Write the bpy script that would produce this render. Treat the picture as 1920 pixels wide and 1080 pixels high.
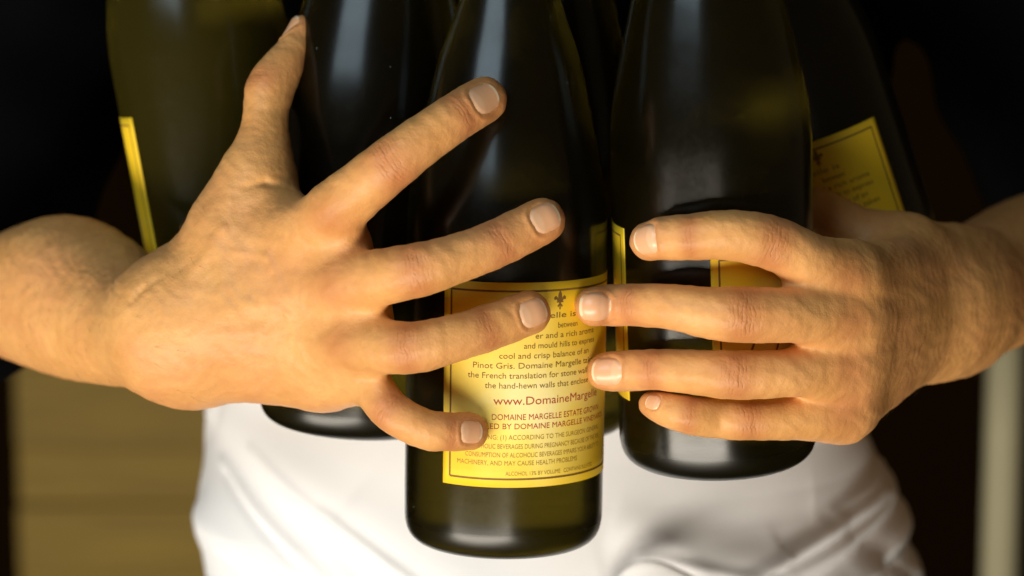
import bpy, math, random
import numpy as np
from mathutils import Vector, Matrix

random.seed(7); np.random.seed(7)
sc = bpy.context.scene
for o in list(bpy.data.objects): bpy.data.objects.remove(o)
COL = sc.collection

# ------------------------------------------------------------------ camera
S = 0.2135e-3                # metres per photograph pixel at the focus distance
DIST = 1.0
PITCH = math.radians(8.5)
FW = np.array([0, math.cos(PITCH), -math.sin(PITCH)])
UP = np.array([0, math.sin(PITCH), math.cos(PITCH)])
RT = np.array([1.0, 0, 0])
CAM = -FW*DIST
cd = bpy.data.cameras.new('camera'); cam = bpy.data.objects.new('camera', cd); COL.objects.link(cam)
cam.location = CAM; cam.rotation_euler = (math.pi/2-PITCH, 0, 0)
cd.sensor_width = 36; cd.lens = 36*DIST/(1920*S)
cd.clip_start = 0.05; cd.clip_end = 60
cd.dof.use_dof = True; cd.dof.focus_distance = DIST-0.04; cd.dof.aperture_fstop = 6.3
sc.camera = cam

# ------------------------------------------------------------------ world, lamps, exposure
w = bpy.data.worlds.new('World'); sc.world = w; w.use_nodes = True
w.node_tree.nodes['Background'].inputs[0].default_value = (1.0, 0.74, 0.40, 1)
w.node_tree.nodes['Background'].inputs[1].default_value = 0.062

def area(name, loc, target, size, size_y, power, col):
    l = bpy.data.lights.new(name, 'AREA'); l.shape = 'RECTANGLE'; l.size = size; l.size_y = size_y
    l.energy = power; l.color = col
    o = bpy.data.objects.new(name, l); COL.objects.link(o); o.location = loc
    o.rotation_euler = (Vector(target)-Vector(loc)).to_track_quat('-Z', 'Y').to_euler()
    return o
area('warm_key_lamp', (-0.85, -1.72, -1.08), (0, 0, 0), 2.7, 0.55, 84, (1.0, 0.91, 0.77))     # sunlit ground in front, to the left
area('cool_sky_lamp', (-1.85, -2.6, 1.9), (0, 0, 0.05), 2.4, 1.7, 62, (0.68, 0.88, 1.0))       # open sky above the camera

sc.view_settings.view_transform = 'Standard'; sc.view_settings.look = 'None'
sc.view_settings.exposure = 0; sc.view_settings.gamma = 1
sc.render.engine = 'CYCLES'
sc.cycles.max_bounces = 10; sc.cycles.transmission_bounces = 8; sc.cycles.caustics_refractive = False

# ------------------------------------------------------------------ helpers
def P(px, py, dep=0.0):
    """a point that stands 'dep' metres beyond the focus distance, from a photograph pixel"""
    k = (DIST+dep)
    return CAM + FW*k + RT*((px-960)*S*k/DIST) + UP*((540-py)*S*k/DIST)

def mesh_obj(name, verts, faces, mat, parent=None, smooth=True):
    me = bpy.data.meshes.new(name)
    verts = np.asarray(verts, dtype=np.float32)
    if isinstance(faces, np.ndarray):
        n, q = faces.shape
        me.vertices.add(len(verts)); me.vertices.foreach_set('co', verts.ravel())
        me.loops.add(n*q); me.loops.foreach_set('vertex_index', faces.astype(np.int32).ravel())
        me.polygons.add(n)
        me.polygons.foreach_set('loop_start', np.arange(0, n*q, q, dtype=np.int32))
        me.update(calc_edges=True); me.validate()
    else:
        me.from_pydata([tuple(v) for v in verts], [], faces)
    if smooth: me.polygons.foreach_set('use_smooth', [True]*len(me.polygons))
    if mat: me.materials.append(mat)
    o = bpy.data.objects.new(name, me); COL.objects.link(o)
    if parent: o.parent = parent
    return o

def grid_faces(nu, nv, wrap_u=False):
    f = []
    for i in range(nu if wrap_u else nu-1):
        for j in range(nv-1):
            a = i*nv+j; b = ((i+1) % nu)*nv+j
            f.append((a, b, b+1, a+1))
    return f

def tag(o, label=None, cat=None, group=None, kind=None):
    if label: o['label'] = label
    if cat: o['category'] = cat
    if group: o['group'] = group
    if kind: o['kind'] = kind
    return o

def empty(name, loc=(0, 0, 0)):
    o = bpy.data.objects.new(name, None); o.empty_display_size = 0.02; COL.objects.link(o); o.location = loc
    return o

class NT:
    def __init__(s, name):
        s.m = bpy.data.materials.new(name); s.m.use_nodes = True; s.t = s.m.node_tree
        s.b = s.t.nodes['Principled BSDF']
    def n(s, typ, **kw):
        x = s.t.nodes.new(typ)
        for k, v in kw.items():
            if k in x.inputs: x.inputs[k].default_value = v
            else: setattr(x, k, v)
        return x
    def l(s, a, b): s.t.links.new(a, b)
    def ramp(s, fac, stops):
        r = s.n('ShaderNodeValToRGB'); e = r.color_ramp.elements
        while len(e) < len(stops): e.new(0.5)
        for q, (p, c) in zip(e, stops):
            q.position = p; q.color = c if len(c) == 4 else (*c, 1)
        s.l(fac, r.inputs[0]); return r.outputs[0]
    def noise(s, scale, detail=3, rough=.55, coord='Object'):
        c = s.n('ShaderNodeTexCoord'); x = s.n('ShaderNodeTexNoise', Scale=scale, Detail=detail, Roughness=rough)
        s.l(c.outputs[coord], x.inputs['Vector']); return x.outputs['Fac']
    def math(s, op, a, b=None):
        x = s.n('ShaderNodeMath', operation=op)
        for i, v in enumerate((a, b)):
            if v is None: continue
            if isinstance(v, (int, float)): x.inputs[i].default_value = v
            else: s.l(v, x.inputs[i])
        return x.outputs[0]
    def mix(s, fac, a, b, blend='MIX'):
        x = s.n('ShaderNodeMix', data_type='RGBA', blend_type=blend)
        for i, v in ((0, fac), (6, a), (7, b)):
            if isinstance(v, (int, float)): x.inputs[i].default_value = v
            elif isinstance(v, tuple): x.inputs[i].default_value = (*v, 1)
            else: s.l(v, x.inputs[i])
        return x.outputs[2]
    def attr(s, name):
        return s.n('ShaderNodeAttribute', attribute_name=name).outputs['Fac']
    def bump(s, h, strength, dist):
        x = s.n('ShaderNodeBump', Strength=strength, Distance=dist); s.l(h, x.inputs['Height'])
        return x
    def set(s, **kw):
        for k, v in kw.items(): s.b.inputs[k.replace('_', ' ')].default_value = v

# ------------------------------------------------------------------ materials
def mat_glass(name='dark_olive_glass', body=(.062, .047, .004), cloud=.016):
    t = NT(name)
    t.set(Base_Color=(*body, 1), IOR=1.46)
    t.b.inputs['Transmission Weight'].default_value = 1.0
    t.b.inputs['Specular IOR Level'].default_value = 0.22
    n1 = t.math('ADD', t.math('MULTIPLY', t.noise(22, 4, .6), .75), t.math('MULTIPLY', t.noise(420, 3), .25))
    r = t.ramp(n1, [(0.35, (.17,)*3), (0.68, (.25,)*3)]); oc = t.n('ShaderNodeTexCoord'); sx = t.n('ShaderNodeSeparateXYZ'); t.l(oc.outputs['Object'], sx.inputs[0])
    scuff = t.ramp(t.math('MULTIPLY', sx.outputs[2], 30.0), [(.25, (.30,)*3), (.85, (0,)*3)])      # the foot is scuffed and dull
    t.l(t.math('MAXIMUM', r, scuff), t.b.inputs['Roughness'])
    b = t.bump(t.noise(45, 2), 0.05, 0.001); t.l(b.outputs[0], t.b.inputs['Normal'])
    # olive diffuse for scatter inside the tinted glass; higher cloud paints a glow
    d = t.n('ShaderNodeBsdfDiffuse'); d.inputs['Color'].default_value = (.115, .088, .010, 1)
    m = t.n('ShaderNodeMixShader'); m.inputs[0].default_value = cloud
    t.l(t.b.outputs[0], m.inputs[1]); t.l(d.outputs[0], m.inputs[2])
    t.l(m.outputs[0], t.t.nodes['Material Output'].inputs['Surface'])
    return t.m
def mat_label():
    t = NT('aged_yellow_paper')
    uv = t.n('ShaderNodeUVMap', uv_map='UVMap').outputs[0]
    sp = t.n('ShaderNodeSeparateXYZ'); t.l(uv, sp.inputs[0])
    du = t.math('ABSOLUTE', t.math('SUBTRACT', sp.outputs[0], 0.42)); dv = t.math('ABSOLUTE', t.math('SUBTRACT', sp.outputs[1], 0.42))
    d = t.math('ADD', t.math('MULTIPLY', du, 1.5), t.math('MULTIPLY', dv, 1.25))
    d = t.math('ADD', d, t.math('MULTIPLY', t.math('SUBTRACT', t.noise(38, 4), 0.5), 0.9))
    c = t.ramp(d, [(0.10, (.94, .80, .34)), (0.42, (.93, .71, .13)), (0.85, (.89, .575, .015))])
    t.l(c, t.b.inputs['Base Color']); t.set(Roughness=0.6)
    b = t.bump(t.noise(900, 2), 0.1, 0.0004); t.l(b.outputs[0], t.b.inputs['Normal'])
    return t.m
def mat_ink(name, col):
    t = NT(name); t.set(Base_Color=(*col, 1), Roughness=0.7); return t.m
def mat_skin():
    t = NT('skin')
    red = t.attr('redness'); m = t.attr('crease'); ct = t.attr('crease_t')
    n = t.noise(55, 5, .6); n2 = t.noise(260, 3)
    base = t.ramp(n, [(0.3, (.60, .285, .085)), (0.7, (.74, .378, .128))])
    base = t.mix(t.math('MULTIPLY', red, 0.95), base, (.45, .15, .050))
    blotch = t.ramp(t.noise(24, 3), [(.45, (0,)*3), (.7, (1,)*3)])
    base = t.mix(t.math('MULTIPLY', blotch, 0.38), base, (.62, .25, .115))
    base = t.mix(t.math('MULTIPLY', t.ramp(n2, [(.45, (0,)*3), (.75, (1,)*3)]), 0.22), base, (.50, .20, .08))
    # knuckle creases: bands across the joint, wobbling
    ph = t.math('ADD', t.math('MULTIPLY', ct, 3.9), t.math('MULTIPLY', t.noise(330, 2), 9.0))
    wv = t.math('POWER', t.math('ADD', t.math('MULTIPLY', t.math('SINE', ph), 0.5), 0.5), 3.0)
    brk = t.ramp(t.noise(300, 2), [(.38, (0,)*3), (.62, (1,)*3)])
    cr = t.math('MULTIPLY', t.math('MULTIPLY', wv, m), brk)
    base = t.mix(t.math('MULTIPLY', cr, 0.5), base, (.33, .13, .045))
    t.l(base, t.b.inputs['Base Color'])
    t.set(Roughness=0.48, IOR=1.4)
    t.b.inputs['Subsurface Weight'].default_value = 0.12
    t.b.inputs['Subsurface Radius'].default_value = (1.0, 0.35, 0.15)
    t.b.inputs['Subsurface Scale'].default_value = 0.004
    c = t.n('ShaderNodeTexCoord'); v = t.n('ShaderNodeTexVoronoi', Scale=1100.0); t.l(c.outputs['Object'], v.inputs['Vector'])
    h = t.math('ADD', t.math('MULTIPLY', v.outputs['Distance'], 0.25), t.math('MULTIPLY', t.noise(420, 4), 0.7))
    h = t.math('SUBTRACT', h, t.math('MULTIPLY', cr, 0.85))
    b = t.bump(h, 0.48, 0.0005); t.l(b.outputs[0], t.b.inputs['Normal'])
    return t.m
def mat_nail():
    t = NT('fingernail')
    fe = t.attr('free_edge')
    base = t.mix(t.attr('half_moon'), (.72, .385, .205), (.77, .45, .26)); base = t.mix(fe, base, (.82, .62, .40))
    t.l(base, t.b.inputs['Base Color']); t.set(Roughness=0.3)
    t.b.inputs['Subsurface Weight'].default_value = 0.1; t.b.inputs['Subsurface Scale'].default_value = 0.002
    return t.m
def mat_cloth(name, col, scale, rough=.9, amt=.25, spec=.2):
    t = NT(name)
    n = t.noise(14, 4); a = tuple(x*.9 for x in col)
    t.l(t.mix(n, a, col), t.b.inputs['Base Color']); t.set(Roughness=rough)
    t.b.inputs['Specular IOR Level'].default_value = spec
    b = t.bump(t.noise(scale, 3), amt, 0.0006); t.l(b.outputs[0], t.b.inputs['Normal'])
    return t.m
def mat_wood(name, a, bcol):
    t = NT(name)
    c = t.n('ShaderNodeTexCoord'); mp = t.n('ShaderNodeMapping'); mp.inputs['Scale'].default_value = (1.5, 6, 22)
    t.l(c.outputs['Object'], mp.inputs[0]); x = t.n('ShaderNodeTexNoise', Scale=4.0, Detail=5.0); t.l(mp.outputs[0], x.inputs['Vector'])
    oi = t.n('ShaderNodeObjectInfo')
    f = t.math('ADD', t.math('MULTIPLY', x.outputs['Fac'], .7), t.math('MULTIPLY', oi.outputs['Random'], .45))
    t.l(t.ramp(f, [(.3, a), (.8, bcol)]), t.b.inputs['Base Color']); t.set(Roughness=.7)
    bb = t.bump(x.outputs['Fac'], .4, .002); t.l(bb.outputs[0], t.b.inputs['Normal'])
    return t.m
GLASS = mat_glass(); GLASS_LIT = mat_glass('lit_olive_glass', (.14, .105, .01), .16); LABEL = mat_label()  # second glass: lighter copy for the leftmost bottle, light shining through painted in
INK = mat_ink('brown_print', (.22, .11, .016)); REDINK = mat_ink('red_print', (.42, .055, .02)); GREYINK = mat_ink('faded_print', (.36, .22, .03))
SKIN = mat_skin(); NAIL = mat_nail()
SHIRT = mat_cloth('black_cotton', (.0022, .0022, .0026), 600, spec=0.02); APRON = mat_cloth('white_cotton', (.88, .88, .90), 900, .9, .15)
FOIL = mat_ink('dark_foil', (.02, .015, .01))
WOOD = mat_wood('weathered_boards', (.10, .060, .003), (.26, .155, .009))
POST = mat_cloth('painted_post', (.40, .37, .24), 60, .6)
WALL = mat_cloth('dark_wall', (.010, .0045, .001), 30, .9, spec=0.0)
GROUND = mat_cloth('dark_ground', (.06, .045, .03), 30, .9)

# ------------------------------------------------------------------ setting behind the person
GZ = -1.4      # ground height below the hands
def box(name, x0, x1, y0, y1, z0, z1, mat, parent=None, bev=0.0):
    import bmesh
    bm = bmesh.new(); bmesh.ops.create_cube(bm, size=1)
    for v in bm.verts:
        v.co = ((x0+x1)/2+v.co.x*(x1-x0), (y0+y1)/2+v.co.y*(y1-y0), (z0+z1)/2+v.co.z*(z1-z0))
    if bev: bmesh.ops.bevel(bm, geom=bm.edges[:], offset=bev, segments=2, affect='EDGES')
    me = bpy.data.meshes.new(name); bm.to_mesh(me); bm.free(); me.materials.append(mat)
    o = bpy.data.objects.new(name, me); COL.objects.link(o)
    if parent: o.parent = parent
    return o
tag(box('ground', -4, 4, -4, 3.2, GZ-.04, GZ, GROUND), kind='structure')
tag(box('wall', -4, 4, 2.6, 2.7, GZ, 2.6, WALL), kind='structure')
bw = empty('board_fence', (-1.0, 1.75, GZ))
tag(bw, 'low fence of brown horizontal boards, blurred, behind the left forearm', 'fence')
xr = P(620, 900, 1.7)[0]
xl = P(14, 900, 1.7)[0]
ztop = P(200, 560, 1.7)[2]; z = ztop; k = 0
while z > GZ+.03:
    hgt = 0.078+0.016*math.sin(k*2.1)
    box('board', xl-bw.location.x, xr-bw.location.x, -.05+.004*(k % 3), -.02+.004*(k % 3), z-hgt-GZ, z-.0012-GZ, WOOD, bw, .002)
    z -= hgt; k += 1
po = P(1884, 700, 1.05)
pt = empty('post', (po[0], po[1], GZ)); tag(pt, 'pale round painted post, blurred, behind the right forearm', 'post')
def lathe(name, prof, seg, mat, parent=None):
    v = []; n = len(prof)
    for i in range(seg):
        a = 2*math.pi*i/seg
        for r, zz in prof: v.append((r*math.sin(a), -r*math.cos(a), zz))
    o = mesh_obj(name, v, grid_faces(seg, n, True), mat, parent)
    return o
lathe('shaft', [(.0, .0), (.0148, 0), (.0148, 2.6), (0, 2.6)], 32, POST, pt)
lathe('base_plate', [(0, .001), (.04, .001), (.04, .012), (.0135, .018), (.0135, .03)], 32, POST, pt)

# ------------------------------------------------------------------ bottles
PROF = [(0.01, 5), (20, 3.2), (29, 0.6), (32.5, 0.0), (35.2, 0.9), (37.8, 3.2), (39.3, 6.5), (40, 11.5), (40, 40), (40, 80), (40, 118), (39.9, 132), (39.2, 141),
        (37.9, 150), (35.7, 161), (32.5, 176), (27.5, 196), (21.5, 213), (17.5, 228), (15.3, 245), (14.7, 262), (14.6, 278), (16.2, 280), (16.2, 289), (14.8, 291), (14.6, 296), (0.01, 296)]
def catmull(pts, n=5):
    out = []; p = [np.array(q, float) for q in pts]
    for i in range(len(p)-1):
        a = p[max(i-1, 0)]; b = p[i]; c = p[i+1]; d = p[min(i+2, len(p)-1)]
        L = np.linalg.norm(c-b)
        m1 = (c-a)/max(np.linalg.norm(c-a), 1e-9)*L if i else c-b
        m2 = (d-b)/max(np.linalg.norm(d-b), 1e-9)*L
        for k in range(n):
            t = k/n
            out.append((2*t**3-3*t**2+1)*b+(t**3-2*t**2+t)*m1+(-2*t**3+3*t**2)*c+(t**3-t**2)*m2)
    out.append(p[-1]); return np.array(out)
PR = catmull(PROF)*1e-3
_body = PR[(PR[:, 1] >= .006)]
def prof_r(zv): return np.interp(zv, _body[:-1, 1], _body[:-1, 0])

RB = 0.040
class Bottle:
    def __init__(s, bx, by, dmid, leanx, leany, roll):
        ly = math.radians(leany)
        d0 = dmid+(by-540)*S*math.tan(PITCH+ly)*(1+dmid)
        s.base = P(bx, by, d0)
        T = np.array([math.tan(math.radians(leanx)), -math.tan(ly), 1.0]); s.T = T/np.linalg.norm(T)
        X = np.array([1.0, 0, 0]); X -= s.T*X.dot(s.T); s.X = X/np.linalg.norm(X); s.Y = np.cross(s.T, s.X)
        s.roll = roll
    def sdf(s, p):
        q = p-s.base; zz = q.dot(s.T); r = np.linalg.norm(q-zz*s.T)
        return r-float(prof_r(min(max(zz, .006), .27)))
    def dep(s, px, py, r):
        """depth at which a ball of radius r seen at this pixel rests on the bottle"""
        d = -.12
        for _ in range(80):
            v = s.sdf(P(px, py, d))-r
            if v < 2e-5: break
            d += v*.8
            if d > .06: break
        return d
BT = {
 'A': Bottle(476, 632, .115, -9.5, 0, 0),
 'B': Bottle(660, 792, .055, 4.5, 1, 0),
 'C': Bottle(943, 1010, 0.0, .8, 0, 0),
 'D': Bottle(1347, 856, .002, -2.4, 4.5, 0),
 'E': Bottle(1652, 655, .098, -19.5, 3, 0),
 'F': Bottle(1012, 798, .088, 0.5, 1, 0),
}
glass_me = None
def cyl(s_mm, z_mm, th0, off): # arc position on the bottle's wall
    a = th0+s_mm/40.0; r = RB+off
    return (r*math.sin(a), -r*math.cos(a), z_mm*1e-3)
LW, LH = 92.0, 80.5    # label size in mm
def label_sheet(parent, th0, z0, W=LW, H=LH):
    nu, nv = 49, 13; v = []; uvs = []
    for off in (.00018,):
        for i in range(nu):
            for j in range(nv):
                v.append(cyl((i/(nu-1)-.5)*W, z0+j/(nv-1)*H, th0, off)); uvs.append((i/(nu-1), j/(nv-1)))
    f = grid_faces(nu, nv)
    # a thin rim down to the glass so the paper has an edge
    n0 = len(v)
    ring = [i*nv for i in range(nu)]+[(nu-1)*nv+j for j in range(1, nv)]+[i*nv+nv-1 for i in range(nu-2, -1, -1)]+[j for j in range(nv-2, 0, -1)]
    for q in ring:
        x, y, zz = v[q]; r = (RB-.0001)/math.hypot(x, y); v.append((x*r, y*r, zz)); uvs.append(uvs[q])
    for i in range(len(ring)):
        a, b = ring[i], ring[(i+1) % len(ring)]
        f.append((b, a, n0+i, n0+(i+1) % len(ring)))
    o = mesh_obj('label', v, f, LABEL, parent)
    ul = o.data.uv_layers.new(name='UVMap')
    for lp in o.data.loops: ul.data[lp.index].uv = uvs[lp.vertex_index]
    return o
def strip(v, f, s0, z0, s1, z1, wd, th0, off):
    """a printed line from (s0,z0) to (s1,z1)"""
    L = math.hypot(s1-s0, z1-z0); nx, nz = -(z1-z0)/L*wd/2, (s1-s0)/L*wd/2
    n = max(2, int(L/1.5)); b = len(v)
    for i in range(n+1):
        t = i/n; s_, z_ = s0+(s1-s0)*t, z0+(z1-z0)*t
        v.append(cyl(s_-nx, z_-nz, th0, off)); v.append(cyl(s_+nx, z_+nz, th0, off))
    for i in range(n): f.append((b+2*i, b+2*i+2, b+2*i+3, b+2*i+1))
def border(parent, th0, z0, W=LW, H=LH):
    v = []; f = []; i = 3.3
    x0, x1, a, b = -W/2+i, W/2-i, z0+i, z0+H-i
    for (p, q, r, s_) in ((x0, a, x1, a), (x0, b, x1, b), (x0, a, x0, b), (x1, a, x1, b)): strip(v, f, p, q, r, s_, .75, th0, .00027)
    return mesh_obj('border_line', v, f, INK, parent, False)
_tc = {}
def text_geo(s):
    if s in _tc: return _tc[s]
    cu = bpy.data.curves.new('t', 'FONT'); cu.body = s; cu.size = 1; cu.resolution_u = 3; cu.offset = 0.0
    o = bpy.data.objects.new('t', cu); COL.objects.link(o)
    dg = bpy.context.evaluated_depsgraph_get(); dg.update()
    me = bpy.data.meshes.new_from_object(o.evaluated_get(dg))
    v = np.array([x.co[:] for x in me.vertices]); f = [tuple(p.vertices) for p in me.polygons]
    bpy.data.objects.remove(o); bpy.data.meshes.remove(me); _tc[s] = (v, f); return v, f
ROWS = [ # text, left end and right end on the arc (mm from the label's left edge), baseline height, capital size, ink
 ('Domaine Margelle is', 10, 55, 66.4, 3.5, 0), ('between', 46.5, 56, 62.4, 3.5, 0), ('er and a rich aroma', 37, 66.5, 58.6, 3.5, 0),
 ('and mould hills to express', 32.5, 67, 54.8, 3.5, 0), ('cool and crisp balance of an', 23, 63, 50.9, 3.5, 0),
 ('Pinot Gris. Domaine Margelle takes', 12.8, 67.5, 47.0, 3.6, 0), ('the French translation for stone wall,', 10.7, 63, 43.1, 3.6, 0),
 ('the hand-hewn walls that enclose', 17.6, 63, 39.2, 3.6, 0), ('www.DomaineMargelle', 21, 70, 32.8, 5.0, 1),
 ('DOMAINE MARGELLE ESTATE GROWN', 20.5, 72, 26.8, 3.6, 1), ('BOTTLED BY DOMAINE MARGELLE VINEYARDS', 10, 77, 23.2, 3.4, 1),
 ('WARNING: (1) ACCORDING TO THE SURGEON GENERAL,', 11, 73, 19.0, 2.9, 2), ('ALCOHOLIC BEVERAGES DURING PREGNANCY BECAUSE OF THE RISK', 11, 73, 15.4, 2.9, 2),
 ('CONSUMPTION OF ALCOHOLIC BEVERAGES IMPAIRS YOUR ABILITY TO', 10, 73, 12.0, 2.9, 2), ('MACHINERY, AND MAY CAUSE HEALTH PROBLEMS', 6.6, 57, 8.8, 2.9, 2),
 ('ALCOHOL 13% BY VOLUME   CONTAINS SULFITES', 26, 67, 4.8, 2.5, 2)]
def lettering(parent, th0, z0):
    mats = [INK, REDINK, GREYINK]
    for k in range(3):
        V = []; F = []
        for (s, a, b, zb, size, ink) in ROWS:
            if ink != k: continue
            v, f = text_geo(s); w_ = v[:, 0].max()-v[:, 0].min(); sx = (b-a)/w_; n0 = len(V)
            for p in v: V.append(cyl(-LW/2+a+(p[0]-v[:, 0].min())*sx, z0+zb+p[1]*size*.92, th0, .00027))
            F += [tuple(i+n0 for i in q) for q in f]
        mesh_obj('lettering', V, F, mats[k], parent, False)
    # a small lily emblem at the head of the text
    V = []; F = []
    def blob(pts):
        n0 = len(V); c = np.mean(pts, 0); V.append(cyl(c[0], c[1], th0, .00027))
        for p in pts: V.append(cyl(p[0], p[1], th0, .00027))
        for i in range(len(pts)): F.append((n0, n0+1+i, n0+1+(i+1) % len(pts)))
    ex, ez = 1.2, z0+70.8
    blob([(ex+dx, ez+dz) for dx, dz in ((0, 6.6), (.75, 4.9), (.95, 3.4), (.5, 1.8), (.25, .2), (-.25, .2), (-.5, 1.8), (-.95, 3.4), (-.75, 4.9))])
    for m in (-1, 1):
        blob([(ex+m*dx, ez+dz) for dx, dz in ((.5, 2.2), (1.1, 3.5), (1.9, 4.2), (2.6, 3.7), (2.7, 2.9), (2.2, 2.5), (1.9, 3.0), (1.4, 2.4), (.8, 1.4))])
        blob([(ex+m*dx, ez+dz) for dx, dz in ((.15, 1.5), (.6, .9), (1.2, .3), (.9, -.4), (.3, .2))])
    blob([(ex+dx, ez+dz) for dx, dz in ((-1.5, 2.0), (1.5, 2.0), (1.5, 1.5), (-1.5, 1.5))])
    blob([(ex+dx, ez+dz) for dx, dz in ((-.2, .4), (.2, .4), (.35, -.9), (0, -1.5), (-.35, -.9))])
    mesh_obj('emblem', V, F, INK, parent, False)

BOBJ = {}
BLAB = {
 'A': 'leftmost wine bottle, tilted olive glass with a label strip down its left edge',
 'B': 'dark wine bottle behind the spread left hand, its round base below the palm',
 'C': 'front centre wine bottle with full yellow text label facing forward',
 'D': 'dark wine bottle gripped by the right hand with its rounded base showing',
 'E': 'strongly tilted dark wine bottle at the far right with angled yellow label',
 'F': 'dark wine bottle standing mostly hidden between and behind the two front bottles'}
for key, b in BT.items():
    o = empty('wine_bottle', b.base)
    o.rotation_mode = 'QUATERNION'
    o.rotation_quaternion = Matrix(np.array([b.X, b.Y, b.T]).T.tolist()).to_quaternion()
    BOBJ[key] = o
    tag(o, BLAB[key], 'bottle', 'wine bottles held in the arms')
    if glass_me is None:
        g = lathe('glass', [(r, zz) for r, zz in PR], 96, GLASS, o); glass_me = g.data
    else:
        g = bpy.data.objects.new('glass', glass_me); COL.objects.link(g); g.parent = o
    if key == 'A':
        g.material_slots[0].link = 'OBJECT'; g.material_slots[0].material = GLASS_LIT
    lathe('foil_capsule', [(prof_r(.232)+.0003, .232), (prof_r(.25)+.0003, .25), (.01495, .266), (.0149, .277), (.0166, .2795), (.0166, .2895), (.0152, .292), (.0151, .2965), (.0002, .2966)], 48, FOIL, o)
    def back_label(thl, zt, text=True, shift=0):     # thl = angle of the LEFT edge in degrees, zt = top height mm
        th0 = math.radians(thl)+LW/80.0; z0 = zt-LH
        l = label_sheet(o, th0, z0); border(l, th0, z0)
        if text: lettering(l, th0+shift/40.0, z0)
    if key == 'C': back_label(-36.4, 111)
    if key == 'E': back_label(40-131.8, 105, True, 14)
    if key == 'A': back_label(-52-131.8, 107, False)
    if key == 'D':
        for thl, wl, z0, hl, nm in ((-64-86, 60, 30, 70, 'narrow yellow back label'), (-6, 80, 38, 56, 'plain yellow front label')):
            th0 = math.radians(thl)+wl/80.0
            l = label_sheet(o, th0, z0, wl, hl); l['label'] = nm; border(l, th0, z0, wl, hl)
        V = []; F = []
        for sx in (-40+12, -40+23.5): strip(V, F, sx, z0+2+6, sx+6.5, z0+24, .9, th0, .00027)
        mesh_obj('lettering', V, F, INK, l, False)

# beads of condensation, a few on each bottle in view
def mat_water():
    t = NT('water'); t.set(Base_Color=(.55, .6, .6, 1), Roughness=.05, IOR=1.33); t.b.inputs['Transmission Weight'].default_value = .9
    return t.m
WATER = mat_water()
rd = random.Random(11)
for key, o in BOBJ.items():
    if key in 'DEF': continue
    V = []; F = []
    for k in range(11):
        th = rd.uniform(-1.2, 1.2); zz = rd.choice((rd.uniform(.112, .215), rd.uniform(.15, .215), rd.uniform(.008, .024)))
        r0 = float(prof_r(zz)); rr = rd.choice((.00025, .00035, .0005)); n0 = len(V)
        nrm = np.array([math.sin(th), -math.cos(th), 0]); tg = np.array([math.cos(th), math.sin(th), 0]); up = np.array([0, 0, 1.0])
        for i in range(4):
            for j in range(10):
                a = 2*math.pi*j/10; e = i/3*math.pi/2
                V.append(nrm*(r0+rr*.6*math.sin(e)-.00005)+up*zz+(tg*math.cos(a)+up*math.sin(a)*rd.uniform(1.0, 1.25))*rr*math.cos(e))
        F += [(n0+i*10+j, n0+i*10+(j+1) % 10, n0+(i+1)*10+(j+1) % 10, n0+(i+1)*10+j) for i in range(3) for j in range(10)]
    d = mesh_obj('water_droplets', V, F, WATER, o); d['kind'] = 'stuff'

# ------------------------------------------------------------------ distance fields for the body
class Cone:
    __slots__ = ('a', 'b', 'ra', 'rb', 'n', 'fl')
    def __init__(s, a, b, ra, rb, n=None, fl=1.0):
        s.a = np.array(a); s.b = np.array(b); s.ra = ra; s.rb = rb; s.n = n; s.fl = fl
    def __call__(s, p):
        ab = s.b-s.a; q = p-s.a; t = np.minimum(np.maximum(q@(ab/max(ab@ab, 1e-12)), 0), 1)
        q = q-t[:, None]*ab
        if s.n is not None: q = q+(s.fl-1)*(q@s.n)[:, None]*s.n
        return np.sqrt(np.einsum('ij,ij->i', q, q))-(s.ra+(s.rb-s.ra)*t)
def smin(a, b, k):
    h = np.maximum(k-np.abs(a-b), 0)
    return np.minimum(a, b)-h*h*(.25/k)
class Chain:
    def __init__(s, nodes, k=.003, fl=None, n=None, sub=1):
        s.k = k; s.nodes = nodes
        if sub > 1:
            pts = catmull([np.append(q[0], q[1]) for q in nodes], sub); nodes = [(q[:3], q[3]) for q in pts]
        s.c = [Cone(nodes[i][0], nodes[i+1][0], nodes[i][1], nodes[i+1][1], n, fl or 1.0) for i in range(len(nodes)-1)]
    def __call__(s, p):
        d = s.c[0](p)
        for c in s.c[1:]: d = smin(d, c(p), s.k)
        return d
def nodes(lst, wide=1.0):
    out = []
    for (px, py, dep, rp) in lst:
        if isinstance(dep, str):
            r = rp*S*.95; d = BT[dep].dep(px, py, r*.93)
        else: d = dep
        out.append((P(px, py, d), rp*S*(1+d)))
    return out
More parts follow.
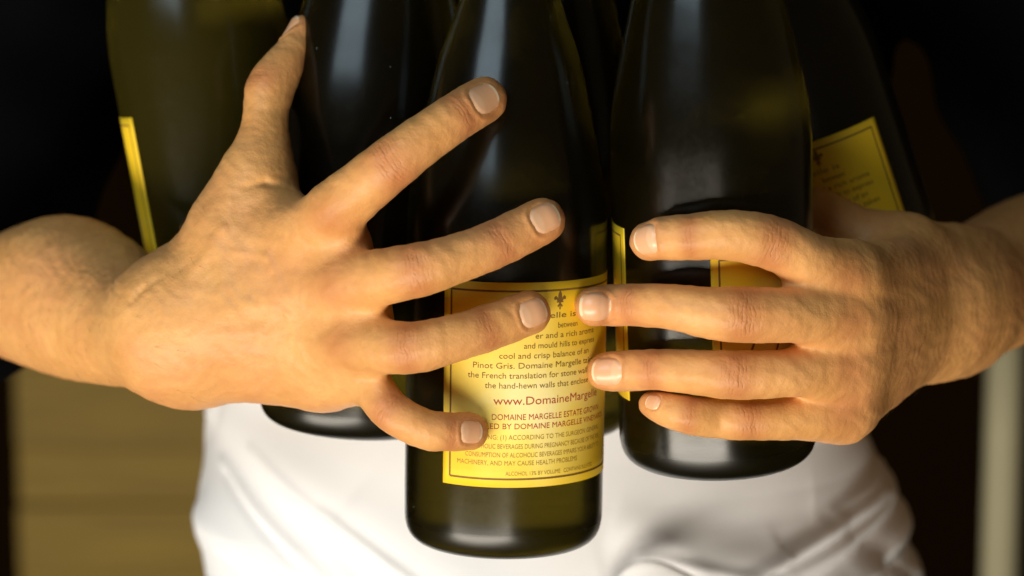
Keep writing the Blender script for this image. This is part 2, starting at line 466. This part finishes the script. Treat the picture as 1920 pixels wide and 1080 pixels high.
class Hand:
    def __init__(s, fingers, palm, arm, kf=.0012, kp=.015):
        s.f = {k: Chain(nodes(v), 1e-5, sub=5) for k, v in fingers.items()}
        s.palm = [Chain(nodes(v), 1e-5, sub=4) for v in palm]; s.arm = arm; s.kf = kf; s.kp = kp
        s.groups = [(s.palm, .014), (s.arm, .020), (list(s.f.values()), s.kf)]
        cs = [c for g, _ in s.groups for ch in g for c in ch.c]
        s.A = np.array([c.a for c in cs]); s.AB = np.array([c.b for c in cs])-s.A
        s.RA = np.array([c.ra for c in cs]); s.DR = np.array([c.rb for c in cs])-s.RA; s.LL = np.maximum((s.AB**2).sum(1), 1e-12)
        s.all = np.arange(len(cs)); chs = [(gi, ch) for gi, (g, _) in enumerate(s.groups) for ch in g]
        s.gid = np.array([gi for gi, ch in chs]); s.cid = np.concatenate([[i]*len(ch.c) for i, (gi, ch) in enumerate(chs)])
        names = [k for k in fingers]; nb = len(s.palm)+len(s.arm)
        if 'thumb_width' in names: s.cid[s.cid == nb+names.index('thumb_width')] = nb+names.index('thumb')
        s.cell = .009; s.isarm = np.array([0.012*(gi == 1) for gi, (g, _) in enumerate(s.groups) for ch in g for c in ch.c])
    def local(s, p, on):
        ix = s.all if on is None else np.flatnonzero(on)
        A, AB, LL = s.A[ix], s.AB[ix], s.LL[ix]
        qa = p@AB.T-(A*AB).sum(1); qq = (p*p).sum(1)[:, None]-2*p@A.T+(A*A).sum(1)
        t = np.minimum(np.maximum(qa/LL, 0), 1)
        D = np.sqrt(np.maximum(qq-2*t*qa+t*t*LL, 0))-(s.RA[ix]+s.DR[ix]*t)
        cid = s.cid[ix]; starts = np.flatnonzero(np.concatenate([[True], cid[1:] != cid[:-1]]))
        M = np.minimum.reduceat(D, starts, axis=1); gid = s.gid[cid[starts]]
        parts = [None, None, None]
        for j, g in enumerate(gid):
            parts[g] = M[:, j] if parts[g] is None else smin(parts[g], M[:, j], s.groups[g][1])
        d = parts[0]
        if parts[1] is not None: d = parts[1] if d is None else smin(d, parts[1], .020)
        if parts[2] is not None: d = parts[2] if d is None else smin(d, parts[2], s.kp)
        return d
    def __call__(s, p):
        if len(p) < 1500: return s.local(p, None)
        cell = s.cell
        key = np.floor(p/cell).astype(np.int64)
        k1 = ((key[:, 0]+500)*1000+key[:, 1]+500)*1000+key[:, 2]+500
        order = np.argsort(k1, kind='stable'); ks = k1[order]
        cut = np.concatenate([[0], np.flatnonzero(np.diff(ks))+1, [len(ks)]])
        out = np.empty(len(p)); reach = cell*1.7321+.019
        for i in range(len(cut)-1):
            ids = order[cut[i]:cut[i+1]]; c = (key[ids[0]]+.5)*cell
            q = c-s.A; t = np.clip((q*s.AB).sum(1)/s.LL, 0, 1)
            dd = np.linalg.norm(q-t[:, None]*s.AB, axis=1)-(s.RA+s.DR*t)
            out[ids] = s.local(p[ids], dd < dd.min()+reach+s.isarm)
        return out
    def grad(s, p, h=3e-4):
        T = np.array([[1, -1, -1], [-1, -1, 1], [-1, 1, -1], [1, 1, 1]], float)
        g = sum(T[i]*s(p+T[i]*h)[:, None] for i in range(4))
        return g/np.maximum(np.linalg.norm(g, axis=1, keepdims=True), 1e-12)

def surface_nets(fn, lo, hi, h, coarse=5):
    lo = np.array(lo); hi = np.array(hi)
    nb = np.ceil((hi-lo)/(h*coarse)).astype(int)+1
    ax = [lo[i]+np.arange(nb[i]+1)*h*coarse for i in range(3)]
    G = np.stack(np.meshgrid(*ax, indexing='ij'), -1)
    if hasattr(fn, 'cell'): fn.cell = .035
    cf = fn(G.reshape(-1, 3)).reshape(G.shape[:3])
    if hasattr(fn, 'cell'): fn.cell = .012
    n = nb*coarse+1
    # fill with the coarse sign, then refine the blocks near the surface
    F = np.repeat(np.repeat(np.repeat(cf, coarse, 0), coarse, 1), coarse, 2)[:n[0], :n[1], :n[2]].astype(np.float32)
    m = np.min(np.stack([np.abs(cf[i:i+nb[0], j:j+nb[1], k:k+nb[2]]) for i in (0, 1) for j in (0, 1) for k in (0, 1)]), 0)
    act = np.argwhere(m < h*coarse*.9)
    loc = np.stack(np.meshgrid(*[np.arange(coarse+1)]*3, indexing='ij'), -1).reshape(-1, 3)
    for i in range(0, len(act), 12000):
        ids = (act[i:i+12000, None, :]*coarse+loc[None]).reshape(-1, 3)
        key = np.unique((ids[:, 0]*n[1]+ids[:, 1])*n[2]+ids[:, 2])
        ijk = np.stack([key//(n[1]*n[2]), key//n[2] % n[1], key % n[2]], 1)
        F[ijk[:, 0], ijk[:, 1], ijk[:, 2]] = fn(lo+ijk*h)
    sg = F < 0
    cs = sum(sg[i:n[0]-1+i, j:n[1]-1+j, k:n[2]-1+k].astype(np.int8) for i in (0, 1) for j in (0, 1) for k in (0, 1))
    cells = np.argwhere((cs > 0) & (cs < 8))
    idx = -np.ones(np.array(n)-1, np.int32); idx[cells[:, 0], cells[:, 1], cells[:, 2]] = np.arange(len(cells))
    acc = np.zeros((len(cells), 3)); cnt = np.zeros(len(cells))
    cor = [np.array([i, j, k]) for i in (0, 1) for j in (0, 1) for k in (0, 1)]
    val = {tuple(c): F[cells[:, 0]+c[0], cells[:, 1]+c[1], cells[:, 2]+c[2]] for c in cor}
    for c in cor:
        for a in range(3):
            if c[a]: continue
            c2 = c.copy(); c2[a] = 1; f0, f1 = val[tuple(c)], val[tuple(c2)]
            x = (f0 < 0) != (f1 < 0); t = np.where(x, f0/np.where(x, f0-f1, 1), 0)
            pt_ = np.tile(c.astype(float), (len(cells), 1)); pt_[:, a] = t
            acc[x] += pt_[x]; cnt += x
    V = lo+(cells+acc/cnt[:, None])*h
    Q = []
    for a in range(3):
        b, c = (a+1) % 3, (a+2) % 3
        s0 = [slice(0, n[i]) for i in range(3)]; s1 = list(s0); s0[a] = slice(0, n[a]-1); s1[a] = slice(1, n[a])
        e = np.argwhere(sg[tuple(s0)] != sg[tuple(s1)])
        e = e[(e[:, b] > 0) & (e[:, c] > 0) & (e[:, b] < n[b]-1) & (e[:, c] < n[c]-1)]
        fl = sg[e[:, 0], e[:, 1], e[:, 2]]
        q = []
        for db, dc in ((1, 1), (0, 1), (0, 0), (1, 0)):
            m_ = e.copy(); m_[:, b] -= db; m_[:, c] -= dc; q.append(idx[m_[:, 0], m_[:, 1], m_[:, 2]])
        q = np.stack(q, 1); q[~fl] = q[~fl][:, ::-1]; Q.append(q)
    return V, np.concatenate(Q)

# ---- the hand on the left of the picture: spread over the centre bottle
LF = {
 'index': [(560, 450, -.022, 48), (625, 395, -.043, 56), (672, 358, -.053, 54), (739, 303, -.062, 50.5), (800, 257, -.061, 47), (857, 218, -.0575, 45.5), (908, 187, 'C', 43.5)],
 'middle': [(575, 546, -.024, 48), (690, 523, -.05, 53), (790, 505, -.063, 51), (865, 482, -.061, 46.5), (930, 457, -.057, 45.5), (1017, 414, 'C', 43.5)],
 'ring': [(596, 640, -.020, 47), (690, 648, -.045, 50), (775, 652, -.057, 49), (845, 636, -.057, 45), (905, 618, -.053, 44), (990, 587, 'C', 42.5)],
 'little': [(618, 696, -.012, 45), (692, 722, -.032, 40), (735, 772, -.043, 38.5), (800, 806, -.044, 38), (838, 809, -.042, 37), (880, 809, 'C', 36)],
 'thumb': [(440, 420, .0, 68), (478, 345, .0, 60), (494, 270, .004, 48), (498, 215, .008, 43), (507, 165, .012, 46), (532, 122, .016, 38), (552, 85, .020, 28.5), (566, 51, .024, 23)],
 'thumb_width': [(507, 165, .018, 40), (536, 118, .024, 34), (554, 84, .028, 27), (566, 53, .030, 22)],
}
LP = [
 [(320, 560, .008, 55), (450, 490, -.010, 58), (560, 448, -.018, 50)],
 [(310, 590, .006, 60), (450, 565, -.014, 62), (575, 546, -.022, 50)],
 [(310, 630, .006, 62), (450, 632, -.012, 60), (592, 640, -.018, 50)],
 [(320, 670, .010, 58), (480, 678, -.002, 56), (605, 696, -.010, 50)],
 [(372, 690, .014, 70), (440, 690, .010, 58), (600, 706, -.006, 52)],
 [(340, 540, .016, 60), (400, 470, .010, 64), (478, 352, .004, 60)],
 [(450, 470, -.002, 58), (530, 410, -.010, 46)],
 [(590, 492, -.010, 40), (652, 466, -.031, 42)], [(600, 592, -.010, 38), (692, 587, -.032, 40)], [(600, 670, -.014, 40), (652, 690, -.022, 32)],
]
def armnode(px, py, dep, r_mm): return (P(px, py, dep), r_mm*1e-3)
LA = [Chain([armnode(330, 612, .010, 24), armnode(255, 618, .034, 24), armnode(140, 572, .085, 32), armnode(-20, 553, .145, 26.5), armnode(-200, 525, .20, 38)], 1e-5, sub=9),
      Chain([armnode(240, 585, .055, 16), armnode(130, 514, .085, 22), armnode(60, 525, .11, 19)], 1e-5, sub=9)]
RF = {
 'index': [(1217, 452, 'D', 37), (1245, 447, 'D', 41), (1300, 444, 'D', 44), (1365, 441, 'D', 48), (1440, 453, -.050, 51), (1505, 482, -.045, 51), (1585, 522, -.028, 55)],
 'middle': [(1113, 574, 'C', 36.5), (1138, 573, -.027, 39), (1195, 572, -.036, 40.5), (1265, 576, -.046, 43), (1330, 587, -.050, 49), (1388, 590, -.052, 53), (1490, 592, -.047, 51), (1592, 602, -.028, 51)],
 'ring': [(1136, 697, 'C', 36.5), (1165, 696, -.023, 38.5), (1232, 693, -.032, 38.5), (1300, 698, -.038, 42.5), (1378, 703, -.043, 46.5), (1490, 700, -.039, 45), (1588, 692, -.022, 49)],
 'little': [(1222, 758, 'D', 25), (1245, 766, 'D', 31), (1290, 778, 'D', 36), (1345, 783, -.028, 39), (1400, 786, -.029, 40), (1500, 784, -.025, 41), (1578, 772, -.012, 46)],
 'thumb': [(1690, 468, .040, 58), (1600, 436, .040, 52), (1532, 402, .042, 50), (1500, 392, .044, 44)],
}
RP = [
 [(1790, 510, .070, 56), (1700, 502, .022, 58), (1635, 510, -.012, 56), (1590, 522, -.026, 53)],
 [(1800, 555, .066, 58), (1705, 572, .018, 59), (1640, 592, -.014, 54), (1596, 602, -.027, 50)],
 [(1800, 600, .070, 58), (1705, 630, .022, 57), (1640, 670, -.009, 52), (1592, 691, -.021, 48)],
 [(1790, 640, .080, 54), (1700, 680, .034, 50), (1630, 742, .002, 46), (1582, 768, -.011, 45)],
 [(1800, 505, .085, 60), (1690, 470, .050, 58)],
 [(1690, 560, .045, 60), (1620, 640, .012, 56)],
 [(1570, 530, -.024, 34), (1512, 538, -.034, 33)], [(1580, 648, -.02, 30), (1535, 648, -.028, 28)], [(1580, 742, -.012, 28), (1530, 744, -.017, 25)],
]
RA = [Chain([armnode(1755, 572, .060, 24), armnode(1830, 550, .105, 29), armnode(1930, 496, .175, 32), armnode(2060, 465, .25, 37), armnode(2200, 440, .30, 46)], 1e-5, sub=9)]
HL = Hand(LF, LP, LA, .010, .016); HR = Hand(RF, RP, RA, .0022)

BV = []; BF = []; BR = []; BC = []; BTT = []     # body vertices, faces, redness, crease mask, crease coordinate
DORS = -FW
nails = []
def grad_of(fn, p, h=3e-4):
    T = np.array([[1, -1, -1], [-1, -1, 1], [-1, 1, -1], [1, 1, 1]], float)
    g = sum(T[i]*fn(p+T[i]*h)[:, None] for i in range(4))
    return g/np.maximum(np.linalg.norm(g, axis=1, keepdims=True), 1e-12)
def ray_hit(H, px, py, d0=-.14):
    d = d0
    for _ in range(160):
        v = float(H(P(px, py, d)[None])[0])
        if v < 1e-5: break
        d += max(v*.7, 1e-5)
    return P(px, py, d)
def add_nail(H, fname, px, py, ux, uy, lu, lv, tilt=None):
    """nail centred where this pixel meets the finger; (ux,uy) pixel direction towards the tip; half length and half width in mm"""
    if fname == 'thumb':              # turned sideways: found from inside the thumb outwards
        n = RT*tilt[0]+UP*tilt[1]-FW*tilt[2]; n /= np.linalg.norm(n); c0 = P(px, py, .024); c = c0
        for k in range(200):
            c = c0+n*k*1e-4
            if float(H(c[None])[0]) > 0: break
    else:
        c = ray_hit(H, px, py); n = H.grad(c[None])[0]
        if tilt is not None:
            n = n+np.array(tilt); n /= np.linalg.norm(n)
    a = RT*ux-UP*uy; a = a-n*a.dot(n); a /= np.linalg.norm(a); b = np.cross(n, a)
    nails.append((H, c, n, a, b, lu*.95e-3, lv*.94e-3, H.f[fname] if fname != 'thumb' else H))
add_nail(HL, 'index', 909, 183, 1, -.62, 6.6, 6.4)
add_nail(HL, 'middle', 1023, 408, 1, -.5, 6.4, 6.3)
add_nail(HL, 'ring', 1001, 587, 1, -.35, 6.2, 6.0)
add_nail(HL, 'little', 884, 810, 1, .03, 5.2, 5.0)
add_nail(HL, 'thumb', 560, 60, .5, -1, 6.0, 5.2, (-1.0, .42, .42))
add_nail(HR, 'index', 1207, 449, -1, .1, 5.6, 6.6, (-.5, 0, 0))
add_nail(HR, 'middle', 1119, 576, -1, .0, 6.6, 6.4)
add_nail(HR, 'ring', 1138, 697, -1, .0, 6.8, 6.2)
add_nail(HR, 'little', 1224, 753, -1, -.45, 4.0, 3.4)

CREASE = { # finger: [(node index, strength, half length mm)]
 'L': {'index': [(3, .8, 5.5), (5, .55, 3.2)], 'middle': [(2, .8, 5.5), (4, .6, 3.2)], 'ring': [(2, .8, 5.0), (4, .55, 3.0)], 'little': [(2, .7, 4.0), (4, .4, 2.5)], 'thumb': [(4, .6, 4)]},
 'R': {'index': [(4, .7, 5), (2, .5, 3)], 'middle': [(5, 1.0, 6), (2, .8, 3.6)], 'ring': [(4, 1.0, 5.5), (2, .7, 3.2)], 'little': [(4, .8, 4.5), (2, .5, 2.8)]}}
KNUCK = {'L': [(612, 408), (618, 535), (632, 642)], 'R': [(1592, 520), (1600, 600), (1595, 690), (1585, 765)]}
def build_hand(H, side, lo, hi, h):
    global BV, BF
    V, Q = surface_nets(H, lo, hi, h)
    V = V-H.grad(V)*H(V)[:, None]
    e = np.concatenate([Q[:, [i, (i+1) % 4]] for i in range(4)]); dg = np.bincount(e[:, 0], minlength=len(V))[:, None]
    for _ in range(4):
        V = V*.4+.6*np.stack([np.bincount(e[:, 0], V[e[:, 1], k], len(V)) for k in range(3)], 1)/dg
    N = H.grad(V)
    red = np.zeros(len(V)); cm = np.zeros(len(V)); ct = np.zeros(len(V)); disp = np.zeros(len(V))
    for f, lst in CREASE[side].items():
        nd = H.f[f].nodes
        for (i, st, hl) in lst:
            c = nd[i][0]; a = nd[min(i+1, len(nd)-1)][0]-nd[i-1][0]; a = a/np.linalg.norm(a); r = nd[i][1]
            q = V-c; t = q@a; rad = q-t[:, None]*a; rr = np.linalg.norm(rad, axis=1)
            dv = DORS-a*DORS.dot(a); dv /= np.linalg.norm(dv)
            if f == 'thumb': dv = np.array([-.8, -.5, .2]); dv -= a*dv.dot(a); dv /= np.linalg.norm(dv)
            dors = np.clip((rad@dv)/np.maximum(rr, 1e-6), -1, 1)
            m = np.exp(-(t/(hl*1e-3))**2*1.2)*np.clip((dors-.45)/.5, 0, 1)*(rr < r*1.5)
            w_ = st*m > cm; ct[w_] = t[w_]*1e3+.25*np.sin(V[w_, 2]*900); cm = np.maximum(cm, st*m)
            red = np.maximum(red, .75*np.exp(-(t/(hl*1.5e-3))**2)*np.clip((dors+.2)/.8, 0, 1)*(rr < r*1.5))
            disp += m*st*.00009*np.cos(t*1e3*2.2+1.2*np.sin(V[:, 2]*700))
        c, r = nd[-1] if side == 'L' else nd[0]          # fingertips redder
        red = np.maximum(red, .6*np.clip(1-np.linalg.norm(V-c, axis=1)/(r*2.4), 0, 1))
    for (px, py) in KNUCK[side]:
        c = ray_hit(H, px, py); d = np.linalg.norm(V-c, axis=1)
        red = np.maximum(red, .62*np.exp(-(d/.010)**2)); disp += .0004*np.exp(-(d/.009)**2)
    # faint tendons and veins on the back of the hand
    front = np.clip(-N@FW, 0, 1)
    def vein(pts, wd, amp):
        nonlocal disp
        for i in range(len(pts)-1):
            a = ray_hit(H, *pts[i]); b = ray_hit(H, *pts[i+1]); ab = b-a
            t = np.clip((V-a)@ab/(ab@ab), 0, 1); d = np.linalg.norm(V-a-t[:, None]*ab, axis=1)
            taper = np.clip(np.minimum(t if i == 0 else 1, 1-t if i == len(pts)-2 else 1)*4, 0, 1)
            disp += amp*1e-3*np.exp(-(d/(wd*1e-3))**2)*front*taper
    if side == 'L':
        vein([(570, 450), (480, 510), (370, 570)], 3.6, .45); vein([(570, 550), (470, 570), (370, 595)], 3.6, .45); vein([(590, 638), (480, 625), (370, 620)], 3.6, .4)
        vein([(448, 352), (500, 342), (556, 358)], 1.8, -.9); vein([(310, 515), (262, 545), (240, 575)], 2.0, -.6); vein([(440, 330), (420, 430), (350, 520)], 3.0, .6); vein([(420, 470), (500, 480), (560, 590)], 1.6, .45); vein([(470, 540), (540, 590), (580, 690)], 1.6, .3)
    else:
        vein([(1600, 525), (1680, 545), (1760, 560)], 3.4, .5); vein([(1605, 605), (1680, 600), (1760, 590)], 3.4, .5); vein([(1600, 690), (1670, 660), (1750, 620)], 3.4, .5)
        vein([(1650, 690), (1720, 660), (1800, 600)], 1.5, .4)
    for (H2, c, n, a, b, lu, lv, _) in nails:
        if H2 is not H: continue
        q = V-c; u = q@a/lu; v = q@b/lv; near = (np.abs(q@n) < .008) & (N@n > .1)
        rho = (np.abs(u)**2.6+np.abs(v)**2.6)**(1/2.6)
        disp += near*np.where(rho < .97, -.00018, 0)
        disp += near*.00045*np.exp(-((rho-1.16)/.13)**2)*np.clip(.75-u*.8, 0, 1)
        red = np.where(near, np.maximum(red, .5*np.exp(-((rho-1.1)/.14)**2)), red)
    # soft unevenness of flesh under the skin
    w1 = np.sin(V[:, 0]*410+2*np.sin(V[:, 2]*260))*np.sin(V[:, 2]*470+2*np.sin(V[:, 0]*230)+1)
    w2 = np.sin(V[:, 0]*900+V[:, 1]*500+3*np.sin(V[:, 2]*390))*np.sin(V[:, 2]*830+2.2*np.sin(V[:, 0]*510))
    disp += .00016*w1+.00007*w2
    V = V+N*disp[:, None]
    off = sum(len(x) for x in BV)
    BV.append(V); BF.append(Q+off); BR.append(red); BC.append(cm); BTT.append(ct)
def bounds(chains, pad=.012):
    A = np.array([n[0]-n[1] for c in chains for n in c.nodes]); B = np.array([n[0]+n[1] for c in chains for n in c.nodes])
    return A.min(0)-pad, B.max(0)+pad
RES = .0009
build_hand(HL, 'L', *bounds(list(HL.f.values())+HL.palm+HL.arm), RES)
build_hand(HR, 'R', *bounds(list(HR.f.values())+HR.palm+HR.arm), RES)

# torso and upper arms under the shirt (one coarse net, joins the forearms inside the sleeves)
TD = .285
def torso_pt(px, py, extra=0): return P(px, py, TD+(py-540)*S*math.tan(PITCH)+extra)
YAX = np.array([0, 1.0, 0])
el_l, el_r = LA[0].nodes[-1][0], RA[0].nodes[-1][0]
sh_l, sh_r = torso_pt(230, -820), torso_pt(1700, -820)
def torso_sdf(p, grow=0.0, sl=1.0):
    d = Cone(torso_pt(995, -700), torso_pt(1000, 250), .165+grow, .15+grow, YAX, 1.5)(p)
    d = smin(d, Cone(torso_pt(1000, 250), torso_pt(1005, 760), .15+grow, .152+grow, YAX, 1.5)(p), .05)
    for sh, el in ((sh_l, el_l), (sh_r, el_r)):
        e2 = sh+(el-sh)*sl
        d = smin(d, Cone(sh, e2, .062+grow*1.6, .046+grow*3.2, None)(p), .05)
    return d
V, Q = surface_nets(lambda p: torso_sdf(p), (-.36, .0, -.2), (.38, .46, .42), .006, 4)
n0 = sum(len(x) for x in BV); BV.append(V); BF.append(Q+n0)
for L in (BR, BC, BTT): L.append(np.zeros(len(V)))

person = empty('person', (0.01, .28, GZ))
tag(person, 'person in black shirt and white apron holding bottles in both arms', 'person')
bo = mesh_obj('body', np.concatenate(BV)-np.array(person.location), np.concatenate(BF), SKIN, person)
for nm, arr in (('redness', BR), ('crease', BC), ('crease_t', BTT)):
    at = bo.data.attributes.new(nm, 'FLOAT', 'POINT'); at.data.foreach_set('value', np.concatenate(arr).astype(np.float32))

for (H, c, n, a, b, lu, lv, fn) in nails:
    nr, ns = 11, 36; pts = []; fe = []; lun = []
    for i in range(nr):
        rho = i/(nr-1)
        for j in range(ns if i else 1):
            th = 2*math.pi*j/ns; cu, su = math.cos(th), math.sin(th)
            sc_ = rho/((abs(cu)**2.6+abs(su)**2.6)**(1/2.6))
            u, v = cu*sc_, su*sc_
            edge = max(0, rho-.8)/.2
            p = c+a*u*lu+b*v*lv
            pts.append((p+n*min(.007, lv), .00022-.0005*edge*(1 if u < .55 else .1)))
            lun.append(max(0, min(1, (-.45-u+.25*(1-v*v))/.12)))
            fe.append(1.0 if (u > .80-.12*(1-v*v)*-1*0 and u > .78+.10*(v*v)) else 0.0)
    pos = np.array([q[0] for q in pts]); off = np.array([q[1] for q in pts])
    for _ in range(12):
        d = fn(pos); pos = pos-np.where(d > 0, 1, 0)[:, None]*n*(np.minimum(d, .002)*.6)[:, None]
    for _ in range(4):
        pos = pos-grad_of(fn, pos)*fn(pos)[:, None]
    pos = pos+grad_of(fn, pos)*off[:, None]
    F = [(0, 1+j, 1+(j+1) % ns) for j in range(ns)]
    for i in range(1, nr-1):
        for j in range(ns):
            A = 1+(i-1)*ns+j; B = 1+(i-1)*ns+(j+1) % ns
            F.append((A, A+ns, B+ns, B))
    o = mesh_obj('fingernail', pos-np.array(person.location), F, NAIL, bo)
    hm = o.data.attributes.new('half_moon', 'FLOAT', 'POINT'); hm.data.foreach_set('value', np.array(lun, np.float32))
    at = o.data.attributes.new('free_edge', 'FLOAT', 'POINT'); at.data.foreach_set('value', np.array(fe, np.float32))

# fine hair on the backs of the wrists
HAIR = mat_ink('brown_hair', (.20, .10, .035))
rd = np.random.RandomState(5); HV = []; HF = []
for H, V, sgn, cnt in ((HL, BV[0], -1, 260), (HR, BV[1], 1, 420)):
    rel = V-CAM; dz = rel@FW; qx = 960+(rel@RT)/dz*DIST/S
    pick = np.flatnonzero((qx < 400) if sgn < 0 else (qx > 1655)); pick = pick[rd.randint(0, len(pick), cnt*2)]
    N = H.grad(V[pick]); keep = N@FW < .3; pick = pick[keep][:cnt]; N = N[keep][:cnt]
    for v, n in zip(V[pick], N):
        d = -sgn*RT*1.0+UP*rd.uniform(-.9, .1)-FW*.6+rd.normal(0, .35, 3); d = d-n*(d@n); d /= np.linalg.norm(d); b_ = np.cross(n, d)
        L = rd.uniform(.0035, .0075); w_ = .00005; n0 = len(HV)
        for i in range(4):
            t = i/3; c = v+d*L*t+n*(.0012*math.sin(t*2.2)*L/.006); ww = w_*(1-.75*t)
            HV += [c+b_*ww, c-b_*ww*.5+n*ww*.87, c-b_*ww*.5-n*ww*.87]
        HF += [(n0+3*i+j, n0+3*i+(j+1) % 3, n0+3*i+3+(j+1) % 3, n0+3*i+3+j) for i in range(3) for j in range(3)]
ah = mesh_obj('arm_hair', np.array(HV)-np.array(person.location), HF, HAIR, bo); ah['kind'] = 'stuff'

# ------------------------------------------------------------------ clothes
def shirt_sdf(p):
    d = torso_sdf(p, .012, .94)
    d = d+.0016*np.sin(p[:, 2]*95+p[:, 0]*60)+.0012*np.sin(p[:, 0]*120-p[:, 2]*70)
    return d
V, Q = surface_nets(shirt_sdf, (-.40, -.02, -.16), (.42, .50, .42), .005, 4)
mesh_obj('shirt', V-np.array(person.location), Q, SHIRT, person)

# apron: a cloth tube round the hips with folds
ky = [560, 640, 700, 780, 850, 905, 950, 985, 1020, 1080, 1300, 1800]
kl = [398, 394, 390, 385, 376, 366, 361, 366, 378, 384, 372, 350]
kr = [1606, 1608, 1612, 1620, 1646, 1682, 1697, 1706, 1718, 1742, 1830, 1900]
FOLDS = [(420, 830, 640, 1010, 10, 3), (430, 850, 650, 1040, 9, -3), (500, 790, 820, 1000, 12, 2.5), (400, 960, 520, 1010, 9, -3), (600, 900, 760, 1060, 11, -2.5), (640, 870, 800, 980, 9, 2),
         (1180, 930, 1420, 990, 10, 2.5), (1240, 1015, 1640, 885, 8, 4), (1250, 1030, 1650, 905, 7, -4), (1300, 985, 1560, 905, 9, 3), (1420, 1060, 1700, 960, 8, 3), (1440, 1075, 1710, 985, 7, -3), (1540, 900, 1660, 860, 9, 3), (1640, 1000, 1720, 1070, 9, -3), (1140, 1040, 1260, 1000, 10, 2),
         (400, 790, 700, 990, 48, -6), (440, 760, 780, 930, 55, 4), (380, 930, 560, 1020, 40, 5), (560, 1020, 780, 1075, 30, -3.5), (700, 860, 1000, 1080, 60, 3),
         (1130, 950, 1480, 880, 50, -3), (1150, 1000, 1540, 930, 40, 5), (1440, 940, 1640, 850, 34, -4.5), (1290, 1060, 1660, 890, 26, 4), (1330, 1075, 1690, 915, 13, -4), (1380, 1085, 1700, 945, 18, 5),
         (1560, 1000, 1730, 1060, 30, 4), (1140, 880, 1400, 960, 40, 4), (1180, 1050, 1300, 1040, 30, 3), (1600, 960, 1640, 1010, 24, -5), (1460, 1080, 1720, 1000, 20, -4)]
nu, nv = 520, 300
ph, jj = np.meshgrid(2*math.pi*np.arange(nu)/nu, np.arange(nv)/(nv-1), indexing='ij')
py = 560+(1800-560)*jj**1.35
xl_ = np.interp(py, ky, kl); xr_ = np.interp(py, ky, kr); cx = (xl_+xr_)/2; hw = (xr_-xl_)/2
px = cx+hw*np.sin(ph)
dsp = np.zeros_like(px)
for (x0, y0, x1, y1, wd, am) in FOLDS:
    ax_, ay_ = x1-x0, y1-y0; t = ((px-x0)*ax_+(py-y0)*ay_)/(ax_*ax_+ay_*ay_); tc = np.clip(t, 0, 1)
    d2 = (px-x0-ax_*tc)**2+(py-y0-ay_*tc)**2
    dsp += am*1e-3*np.exp(-d2/(wd*wd))*np.sqrt(np.sin(math.pi*np.clip(t*.9+.05, 0, 1)))*(np.cos(ph) > 0)
dsp += .0012*np.sin(py*.021+ph*5)
dp = TD+(py-540)*S*math.tan(PITCH); kk = DIST+dp
C_ = CAM+FW*kk[..., None]+RT*((cx-960)*S*kk)[..., None]+UP*((540-py)*S*kk)[..., None]
dirn = np.stack([np.sin(ph), -np.cos(ph), np.zeros_like(ph)], -1)
ext = np.stack([np.sin(ph)*hw*S*(1+TD), -np.cos(ph)*(.118+.012*np.clip((py-700)/400, 0, 1)), np.zeros_like(ph)], -1)
V = (C_+ext+dirn*dsp[..., None]).reshape(-1, 3)
ap = mesh_obj('apron', np.array(V)-np.array(person.location), grid_faces(nu, nv, True), APRON, person)
# knotted tie of the apron at the lower edge of the picture
def lump(path, wd, amp, seed):
    rnd = random.Random(seed); vs = []; n = len(path); m = 14
    for i, (px, py, de, r) in enumerate(path):
        for j in range(m):
            a = 2*math.pi*j/m
            rr = r*S*(1.15)*(1+.18*math.sin(3*a+i*.9+seed))
            vs.append(P(px, py, de)+RT*0+UP*math.sin(a)*rr-FW*math.cos(a)*rr*.6+RT*.3*rr*math.cos(2*a))
    return vs, grid_faces2(n, m)
def grid_faces2(n, m):
    return [(i*m+j, i*m+(j+1) % m, (i+1)*m+(j+1) % m, (i+1)*m+j) for i in range(n-1) for j in range(m)]
vs, fs = lump([(1140, 1125, .165, 14), (1175, 1092, .156, 24), (1212, 1074, .152, 26), (1252, 1076, .152, 23), (1290, 1092, .156, 22), (1330, 1112, .162, 24), (1350, 1150, .17, 16)], 0, 0, 2)
tie = mesh_obj('apron_tie', np.array(vs)-np.array(person.location), fs, APRON, person)
sm = tie.modifiers.new('smooth', 'SUBSURF'); sm.levels = 2; sm.render_levels = 2
